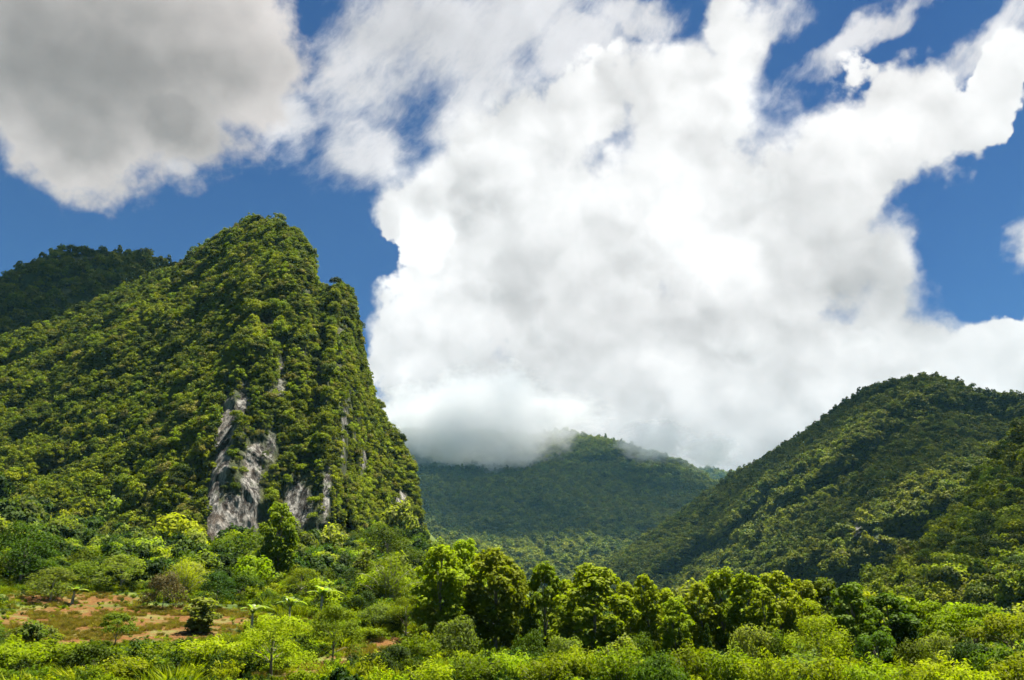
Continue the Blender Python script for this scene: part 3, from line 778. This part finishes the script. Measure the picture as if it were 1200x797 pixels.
# the slope on the left, from the far edge of the field to the near scrub
plant('broad', 22, 612, 'broad full-crowned green tree at the left edge, below the wooded karst slope', 'tree', base=686, w=66)
plant('paletree', 142, 650, 'pale large-leaved tree standing behind the bare clearing', 'tree', base=692, w=58)
plant('drybush', 190, 670, 'brownish dry bush on the back rim of the bare clearing', 'shrub', base=714, w=42)
plant('vine', 234, 698, 'slim tree wrapped in leaves to the ground, right of the bare clearing', 'tree', base=742, w=24)
plant('darktree', 252, 668, 'small dark round-headed tree behind the slim leaf-wrapped tree', 'tree', base=716, w=36)
plant('banana', 84, 683, 'banana plant at the upper left of the bare clearing', 'banana plant', base=708, w=36, group='banana plants on the slope')
plant('banana', 294, 700, 'banana plant with bright upright leaves left of the other slope bananas, below the rock face', 'banana plant', base=746, w=42, group='banana plants on the slope')
plant('banana', 338, 694, 'banana plant between the bright tall tree and its neighbour of darker foliage', 'banana plant', base=736, w=38, group='banana plants on the slope')
plant('banana', 376, 682, 'banana plant highest on the slope, right of the bright tall tree', 'banana plant', base=722, w=44, group='banana plants on the slope')
plant('smalltree', 134, 718, 'small sparse tree alone in front of the bare brown clearing', 'tree', base=764, w=36)
plant('tall', 322, 590, 'tall bright tree standing against the foot of the grey rock face', 'tree', base=690, w=44)
plant('broad', 389, 704, 'dark-shadowed tree beside the dirt track, in front of the bananas', 'tree', base=778, w=56)
plant('lightbroad', 318, 714, 'large bushy green tree at the bottom edge left of the dirt track', 'tree', base=794, w=82)
plant('darkbush', 424, 690, 'dark green round shrub above the dirt track, right of the bananas', 'shrub', base=724, w=34)
plant('darkbush', 412, 664, 'dark shrub higher on the slope than the round one above the track', 'shrub', base=698, w=32)
plant('darkbush', 454, 752, 'dark spreading shrub at the bottom edge right of the dirt track', 'shrub', base=800, w=62)
plant('palebush', 532, 720, 'pale feathery shrub in front of the tallest pair of row trees', 'shrub', base=784, w=58)
plant('feather', 250, 745, 'bright fine-leaved shrub below the slim leaf-wrapped tree', 'shrub', base=792, w=64)
plant('feather', 190, 752, 'yellow-green bush along the bottom of the bare clearing, beneath the dry bush', 'shrub', base=790, w=60)
plant('bush', 108, 752, 'dense green shrub just left of the small sparse clearing tree', 'shrub', base=796, w=66)
plant('feather', 50, 748, 'vivid green ferny shrub on the lower left, under the bare clearing', 'shrub', base=792, w=70)
plant('feather', 4, 752, 'ferny shrub cut by the left edge of the picture', 'shrub', base=800, w=60)
plant('feather', 150, 768, 'low fine-leaved shrub at the foot of the small sparse clearing tree', 'shrub', base=806, w=60)
plant('paletree', 58, 664, 'pale bush-like tree between the left edge tree and the clearing', 'tree', base=704, w=52)
plant('bush', 100, 655, 'round green shrub left of the pale large-leaved tree', 'shrub', base=688, w=44)
plant('bamboo', 214, 655, 'arching bamboo clump between the dry bush and the rock foot', 'bamboo', base=700, w=46)
plant('bush', 285, 672, 'rounded shrub under the left rock face, left of the tall bright tree', 'shrub', base=704, w=46)
plant('lightbroad', 352, 662, 'yellow-green small tree on the right side of the tall bright tree', 'tree', base=706, w=46)
plant('broad', 452, 612, 'broad tree on the wooded apron below the right end of the karst', 'tree', base=668, w=60)
plant('bamboo', 456, 652, 'feathery bamboo clump left of the tall row trees', 'bamboo', base=712, w=74)
plant('lightbroad', 475, 690, 'light green bushy tree at the left foot of the tall row trees', 'tree', base=748, w=46)
plant('palebush', 440, 706, 'pale shrub beside the dark round shrub above the track', 'shrub', base=742, w=44)
plant('feather', 428, 735, 'bright shrub on the upper bank of the dirt track', 'shrub', base=750, w=50)
plant('feather', 362, 736, 'yellow-green shrub on the bank between the two trees by the track', 'shrub', base=762, w=44)
plant('feather', 490, 742, 'fine-leaved shrub left of the pale shrub before the row trees', 'shrub', base=790, w=48)
# the row of tall large-leaved trees along the valley floor
G1 = 'row of tall yellow-green trees'
def rowtree(px, top, r, w, label, kind='tall'): plant(kind, px, top, label, 'tree', r=r, w=w, group=G1)
rowtree(516, 640, 100, 62, 'tall yellow-green tree at the left end of the row')
rowtree(543, 633, 108, 56, 'tallest tree of the row, just right of its left end tree')
rowtree(580, 643, 102, 72, 'tall dense row tree, third from the left end of the row')
rowtree(607, 668, 112, 38, 'narrow row tree filling the gap after the three tallest')
rowtree(637, 660, 106, 46, 'slender dark-sided row tree before the valley gap')
rowtree(697, 663, 100, 86, 'widest round-topped row tree, under the misty mountain')
rowtree(664, 680, 112, 42, 'shorter row tree left of the widest round-topped one')
rowtree(735, 684, 108, 44, 'short row tree right of the widest round-topped one')
rowtree(760, 675, 104, 46, 'row tree with a forked top at the start of the lower stretch')
rowtree(792, 700, 100, 40, 'low row tree beside the dark conical sapling')
rowtree(823, 684, 106, 44, 'row tree directly behind the dark conical sapling')
rowtree(850, 667, 108, 50, 'tall pointed row tree at the foot of the shaded right hill')
rowtree(880, 672, 102, 54, 'leafy row tree just right of the pointed one')
rowtree(915, 671, 108, 56, 'bright round row tree under the sunlit strip of the right hill')
rowtree(1002, 684, 96, 58, 'darker green tree right of the pale yellow feathery tree', 'talldark')
rowtree(945, 680, 112, 46, 'row tree behind the pale yellow feathery tree')
rowtree(1045, 696, 104, 62, 'dense green tree below the rock outcrop of the right hill', 'talldark')
rowtree(975, 678, 118, 44, 'green row tree half hidden right behind the pale feathery tree', 'talldark')
rowtree(898, 690, 96, 44, 'lower row tree in front of the bright round one')
rowtree(1024, 694, 106, 42, 'small row tree between the two darker green ones', 'tall')
rowtree(1070, 700, 108, 46, 'yellow-green tree just left of the spreading flat-topped ones')
rowtree(782, 690, 110, 40, 'row tree behind the darker narrow sapling')
plant('lightbroad', 957, 706, 'pale yellow feathery tree in front of the row', 'tree', r=78, w=70)
plant('spread', 1098, 706, 'spreading flat-topped tree left of its two like neighbours, below the near wooded slope', 'tree', r=108, w=66, group='spreading trees below the near slope')
plant('spread', 1142, 705, 'middle of three spreading flat-topped trees below the near wooded slope', 'tree', r=104, w=68, group='spreading trees below the near slope')
plant('spread', 1183, 716, 'spreading flat-topped tree at the right edge below the near slope', 'tree', r=100, w=60, group='spreading trees below the near slope')
plant('smalltree', 1026, 738, 'small sparse tree in front of the dense green tree', 'tree', r=72, w=44)
plant('cone', 829, 726, 'dark conical sapling at the foot of the row', 'tree', r=80, w=19)
plant('cone', 797, 732, 'darker narrow sapling left of the conical one', 'tree', r=84, w=18)
plant('darkbush', 1127, 750, 'dark round shrub under the spreading trees', 'shrub', r=72, w=42)
plant('palebush', 880, 728, 'pale green shrub in front of the leafy row trees at mid right', 'shrub', r=80, w=52)
plant('bush', 1066, 752, 'green leafy shrub between the small sparse tree and the dark round one', 'shrub', r=66, w=48)
plant('palebush', 1092, 738, 'pale shrub at the foot of the left spreading tree', 'shrub', r=80, w=46)
plant('bush', 918, 742, 'round green shrub left of the pale yellow feathery tree', 'shrub', r=80, w=40)
plant('bush', 620, 738, 'green shrub at the foot of the slender row tree', 'shrub', r=84, w=44)
plant('palebush', 662, 742, 'pale leafy shrub at the left foot of the widest row tree', 'shrub', r=78, w=44)
plant('bush', 748, 742, 'leafy shrub at the foot of the fork-topped row tree', 'shrub', r=80, w=42)
# round-headed trees standing on the near slope
sl = random.Random(9); G_, _, nrow_ = near_slope
ga = np.arctan2(G_[:, :nrow_, 0], G_[:, :nrow_, 1]); ge = np.arctan2(G_[:, :nrow_, 2], np.hypot(G_[:, :nrow_, 0], G_[:, :nrow_, 1]))
for q, (px, py, kind, hh, lab) in enumerate([
  (1190, 540, 'darktree', 10, 'topmost dark round-headed tree on the crest of the near right slope'),
  (1168, 572, 'broad', 10, 'broad crest tree next below the topmost one on the near right slope'),
  (1192, 588, 'darktree', 10, 'dark tree at the right edge, just under the topmost tree of the near slope'),
  (1148, 602, 'darktree', 9, 'dark round tree halfway down the skyline of the near right slope'),
  (1176, 612, 'broad', 10, 'green tree in the upper middle of the near right slope'),
  (1130, 628, 'broad', 9, 'green skyline tree low on the near right slope, beside the shaded hill'),
  (1158, 636, 'darktree', 11, 'large dark tree in the middle of the near right slope'),
  (1190, 640, 'broad', 11, 'broad tree at the right edge, halfway up the near slope'),
  (1112, 652, 'darktree', 9, 'dark tree near the lower end of the near slope skyline'),
  (1138, 662, 'broad', 10, 'broad green tree on the lower near slope, above the left spreading tree'),
  (1172, 670, 'darktree', 11, 'dark full-crowned tree on the lower near slope, above the middle spreading tree'),
  (1090, 672, 'broad', 9, 'light-topped green tree at the foot of the near slope, above the row'),
  (1198, 690, 'darktree', 10, 'dark tree low on the near slope, above the spreading tree at the right edge'),
  (1068, 690, 'darktree', 8, 'small dark tree at the lowest left end of the near slope'),
  (1118, 692, 'talldark', 10, 'tall narrow dark tree at the foot of the near slope, behind the left spreading tree'),
  (1152, 694, 'talldark', 10, 'tall narrow dark tree at the foot of the near slope, behind the middle spreading tree')]):
    a, e = azel(px, py); k = np.argmin((ga - a) ** 2 + (ge - e) ** 2); p = G_[:, :nrow_].reshape(-1, 3)[k]
    ps, h0, w0 = PROTO[kind]; sc_ = hh / h0
    p = p * (1 - 5.0 / np.hypot(p[0], p[1]))
    place(ps[q % len(ps)], (p[0], p[1], p[2] - .3), sc_ * (.75 if kind == 'talldark' else 1.15), sc_, sl.uniform(0, 6.28), lab, 'tree', 'trees on the near right slope')
# fine-leaved scrub along the near edge of the field
for px, top, r, w, kind, lab in [
  (560, 768, 56, 56, 'feather', 'low feathery shrub below the pale shrub and the tallest row trees'),
  (598, 762, 60, 50, 'feather', 'feathery shrub in the near scrub below the third row tree'),
  (640, 764, 54, 60, 'feather', 'feathery near shrub below the slender row tree'),
  (682, 756, 60, 58, 'feather', 'feathery near shrub below the left half of the widest row tree'),
  (724, 754, 56, 60, 'feather', 'feathery near shrub below the right half of the widest row tree'),
  (770, 760, 52, 66, 'bush', 'darker rounded near shrub below the narrow dark sapling'),
  (812, 752, 60, 54, 'feather', 'yellow-green near shrub right below the two dark saplings'),
  (852, 756, 54, 62, 'feather', 'feathery near shrub below the pointed row tree'),
  (896, 762, 50, 60, 'feather', 'feathery near shrub below the pale shrub at mid right'),
  (935, 756, 58, 56, 'featherpale', 'pale near shrub left below the yellow feathery tree'),
  (974, 762, 52, 58, 'feather', 'feathery near shrub below the yellow feathery tree'),
  (1012, 768, 48, 56, 'feather', 'low near shrub below the small sparse tree'),
  (1046, 772, 50, 50, 'feather', 'low fine-leaved near shrub below the green leafy shrub'),
  (1092, 766, 54, 56, 'feather', 'feathery near shrub left of the dark round shrub'),
  (1160, 758, 58, 58, 'bush', 'green near shrub right of the dark round shrub'),
  (1190, 766, 52, 60, 'feather', 'feathery near shrub in the bottom right corner'),
  (1130, 776, 46, 56, 'feather', 'lowest feathery shrub below the dark round one'),
  (510, 772, 52, 56, 'feather', 'feathery near shrub right of the dark spreading bottom shrub')]:
    plant(kind, px, top, lab, 'shrub', r=r, w=w, group='scrub along the near edge')

# ------------------------------------------------------------------ ground cover nobody could count
def lib_from(name, metas):
    coll = bpy.data.collections.new(name)
    for i, (me, mat) in enumerate(metas): obj('tuft_%d' % i, me, mat, link_to=coll)
    return coll
def build_cover():
    rg = np.random.default_rng(21)
    tufts = []
    for k in range(4):                                   # grass tufts
        n = 150; a = rg.uniform(0, 6.283, n); rr = .45 * np.sqrt(rg.random(n)); L = rg.uniform(.35, .95, n)
        b = np.stack([rr * np.cos(a), rr * np.sin(a), 0 * a - .03], -1); lean = rg.uniform(.1, .65, n)
        d = np.stack([np.cos(a + rg.normal(0, .8, n)) * lean, np.sin(a) * lean, np.ones(n)], -1); d = unit(d)
        s = unit(np.cross(d, rg.normal(0, 1, (n, 3)))) * .022
        m = b + d * (L * .55)[:, None]; t = b + d * L[:, None] + np.stack([np.cos(a), np.sin(a), -0.6 + 0 * a], -1) * (L * .22)[:, None]
        V = np.stack([b, m - s, t, m + s], 1).reshape(-1, 3); F = np.arange(4 * n).reshape(n, 4)
        tufts.append((mesh_from('tuft', V, F, {'tint': ('FACE', 'FLOAT', rg.random(n))}), M['grass']))
    for k in range(4):
        st, fo = sprays(np.random.default_rng(700 + k), 12, 1.0, .75, 55, .17, .06)
        tufts.append((fo, M[['feather', 'broad', 'feather', 'dark'][k]]))
    weeds = lib_from('weeds', tufts)
    dry = lib_from('dry_grass', [(tufts[k][0].copy(), M['straw']) for k in range(4)])
    for o_ in dry.objects: o_.data.materials.clear(); o_.data.materials.append(M['straw'])
    cl = [c for c in CLEARINGS if c[1] > 60]
    xs, ys = [], []
    for px_, r_, wx_, wy_ in cl:
        gx, gy = gpt(px_, r_); m_ = int(wx_ * wy_ * 4.5)
        xs.append(gx + rg.normal(0, wx_ * .7, m_)); ys.append(gy + rg.normal(0, wy_ * .7, m_))
    x, y = np.concatenate(xs), np.concatenate(ys)
    k = fbm(np.stack([x * .25, y * .25, 0 * x], -1), 3) > -.1; x, y = x[k], y[k]
    scatter('dry_grass', dry, np.stack([x, y, ground_z(x, y) - .03], -1), rg.uniform(.35, .8, len(x)), rg, .1)
    bushes = []
    for k in range(6):
        rgk = np.random.default_rng(720 + k)
        c, r = clumps_dome(rgk, [1.6, 2.2, 2.8, 1.8, 2.4, 3.2][k], [1.2, 1.3, 1.5, 1.3, 1.2, 1.6][k], 13, .4, .75, .1)
        P, Nn = clump_points(rgk, c, r, 900 / float(np.sum(r * r)), low=-.4)
        bushes.append((leaf_mesh(rgk, 'bush', P, Nn, [.22, .3, .34, .24, .2, .42][k], [.12, .16, .2, .12, .1, .26][k], top=.5), M[['broad', 'feather', 'pale', 'dark', 'broad', 'dark'][k]]))
    shrubs = lib_from('bushes', bushes)
    # low weeds and grass over the near field, thinning on bare soil
    def field(n, r0, r1, amax, amin=-36):
        a = np.radians(rg.uniform(amin, amax, n)); r = np.sqrt(rg.uniform(r0 ** 2, r1 ** 2, n))
        return r * np.sin(a), r * np.cos(a), r
    x, y, r = field(26000, 24, 175, 36)
    k = (rg.random(len(x)) > soil_mask(x, y) * 0.9)
    x, y, r = x[k], y[k], r[k]
    s = rg.lognormal(0, .3, len(x)) * np.interp(r, [20, 60, 170], [.75, 1.0, 1.5])
    s = s * np.where(soil_mask(x, y) > .2, .45, 1) * np.where((np.degrees(np.arctan2(x, y)) < -17) & (r > 78), .62, 1)
    scatter('undergrowth', weeds, np.stack([x, y, ground_z(x, y) - .03], -1), s, rg, .08)
    x, y, r = field(3600, 42, 135, 36); x2, y2, r2 = field(5200, 130, 330, 3); x3, y3, r3 = field(3000, 118, 420, 36, -3)
    x, y = np.concatenate([x, x2, x3]), np.concatenate([y, y2, y3])
    r = np.hypot(x, y)
    k = (rg.random(len(x)) > soil_mask(x, y) * 3.0) & (fbm(np.stack([x * .05, y * .05, 0 * x], -1), 3) > np.interp(r, [50, 110, 170], [.15, -.1, -.9])) & ~((np.degrees(np.arctan2(x, y)) < -13) & (r > 66) & (r < 122) & (rg.random(len(x)) < .85))
    ab_ = np.arctan2(x, y)
    for ca, cr_, cw in CLEAR:                              # nothing rank grows right in front of the plants that stand out
        k &= ~((np.abs(ab_ - ca) < cw) & (r < cr_ + 1) & (r > cr_ - 24))
    x, y, r = x[k], y[k], r[k]
    s = rg.lognormal(0, .35, len(x)) * np.interp(r, [50, 110, 160, 260, 330], [.5, .75, 1.1, 1.6, 2.0])
    scatter('undergrowth', shrubs, np.stack([x, y, ground_z(x, y) - .1], -1), s, rg, .12)
build_cover()

# ------------------------------------------------------------------ unseen clouds added to shade the hills, mist on the mountain, haze in the valley
def lumpy(name, rad, seed, sub=4):
    import bmesh
    bm = bmesh.new(); bmesh.ops.create_icosphere(bm, subdivisions=sub, radius=1.0)
    me = bpy.data.meshes.new(name); bm.to_mesh(me); bm.free()
    V = np.empty(len(me.vertices) * 3, np.float32); me.vertices.foreach_get('co', V); V = V.reshape(-1, 3)
    d = fbm(V * 1.6 + seed, 5, .55)
    V = V * (1 + .38 * d)[:, None]; V[:, 2] = np.where(V[:, 2] < 0, V[:, 2] * .45, V[:, 2])
    V = V * np.array(rad)
    me.vertices.foreach_set('co', np.ascontiguousarray(V, np.float32).ravel()); me.update()
    me.polygons.foreach_set('use_smooth', np.ones(len(me.polygons), bool))
    return me
def vol_material(name, density, color, aniso=0.0, shape=None):
    m = bpy.data.materials.new(name); m.use_nodes = True; nt = m.node_tree; nt.nodes.clear()
    out = node(nt, 'ShaderNodeOutputMaterial'); v = node(nt, 'ShaderNodeVolumePrincipled')
    v.inputs['Color'].default_value = color + (1,); v.inputs['Density'].default_value = density; v.inputs['Anisotropy'].default_value = aniso
    if shape: shape(nt, v, density)
    link(nt, v.outputs[0], out.inputs['Volume'])
    return m
def shade_cloud_over(p, alt, rad, rot, seed, tau=2.2):
    """an unseen shade caster added at height alt so its shadow falls on point p; tau = how thick it is to the sun"""
    t = (alt - p[2]) / SV[2]; c = np.asarray(p) + SV * t
    m = vol_material('shade_cloud_vapour', tau / (rad[2] * 1.45), (.98, .98, .98), .6)
    o = obj('shade_cloud', lumpy('shade_cloud', rad, seed), m, loc=c); o.rotation_euler = (0, 0, rot); o['kind'] = 'stuff'
    return o
SHADE_CLOUDS = True  # out-of-view clouds, added for the shadows they cast
if SHADE_CLOUDS:
    shade_cloud_over(at(85, 335, 680), 1500, (190, 160, 70), .3, 1.0, 2.6)
    shade_cloud_over(at(650, 622, 2150), 4600, (1000, 380, 150), .0, 4.0, 1.7)
    shade_cloud_over(at(610, 500, 2680), 4700, (720, 330, 110), .0, 8.0, .5)  # thin one added to dim the mist
    shade_cloud_over(at(800, 640, 1150), 2900, (360, 230, 90), .5, 2.0, .75)
    shade_cloud_over(at(1180, 610, 400), 1700, (110, 120, 50), .2, 9.5, .9)  # thin one added to darken the near slope
    shade_cloud_over(at(1010, 500, 1050), 2700, (150, 140, 70), -.1, 5.5, 1.4)
    shade_cloud_over(at(1060, 600, 800), 2500, (150, 80, 60), .5, 7.5, 1.6)

def box(name, lo, hi, mat):
    V = np.array([[x, y, z] for x in (lo[0], hi[0]) for y in (lo[1], hi[1]) for z in (lo[2], hi[2])])
    F = np.array([[0, 1, 3, 2], [4, 6, 7, 5], [0, 4, 5, 1], [2, 3, 7, 6], [0, 2, 6, 4], [1, 5, 7, 3]])
    o = obj(name, mesh_from(name, V, F), mat); o['kind'] = 'stuff'; return o
box('haze', (-8000, -8000, -8), (8000, 8000, 1100), vol_material('haze', HAZE, (.34, .76, 1.0)))
def mist_shape(sc, seed):
    def f(nt, v, dens):
        tc = node(nt, 'ShaderNodeTexCoord'); p = tc.outputs['Object']
        n = node(nt, 'ShaderNodeVectorMath', operation='LENGTH'); link(nt, p, n.inputs[0]); L = E(nt, n.outputs['Value'])
        q = vmath(nt, 'ADD', p, (seed, seed * .7, 0))
        nz = noise_n(nt, q, sc, 7, .66)
        d = (1.0 - L) * 1.2 + (nz - .5) * 2.3
        link(nt, d.sstep(.12, .55) * dens, v.inputs['Density'])
    return f
def mist(px, py, r, hw, hh, depth, dens, seed):
    c = at(px, py, r); k = math.hypot(r, c[2]) / FPX
    import bmesh
    bm = bmesh.new(); bmesh.ops.create_icosphere(bm, subdivisions=3, radius=1.0); me = bpy.data.meshes.new('mist'); bm.to_mesh(me); bm.free()
    m = vol_material('mist', dens, (.95, .95, .95), 0.0, mist_shape(2.2, seed)); m.cycles.volume_step_rate = .35
    o = obj('mist', me, m, loc=c); o.scale = (hw * k, depth, hh * k); o['kind'] = 'stuff'
mist(572, 495, 2600, 110, 82, 150, .009, 1.3)
mist(505, 500, 2600, 80, 60, 120, .011, 6.2)
mist(645, 488, 2750, 80, 36, 100, .006, 9.1)
mist(768, 518, 2500, 50, 28, 90, .011, 4.1)
mist(830, 530, 2500, 40, 24, 80, .008, 8.3)
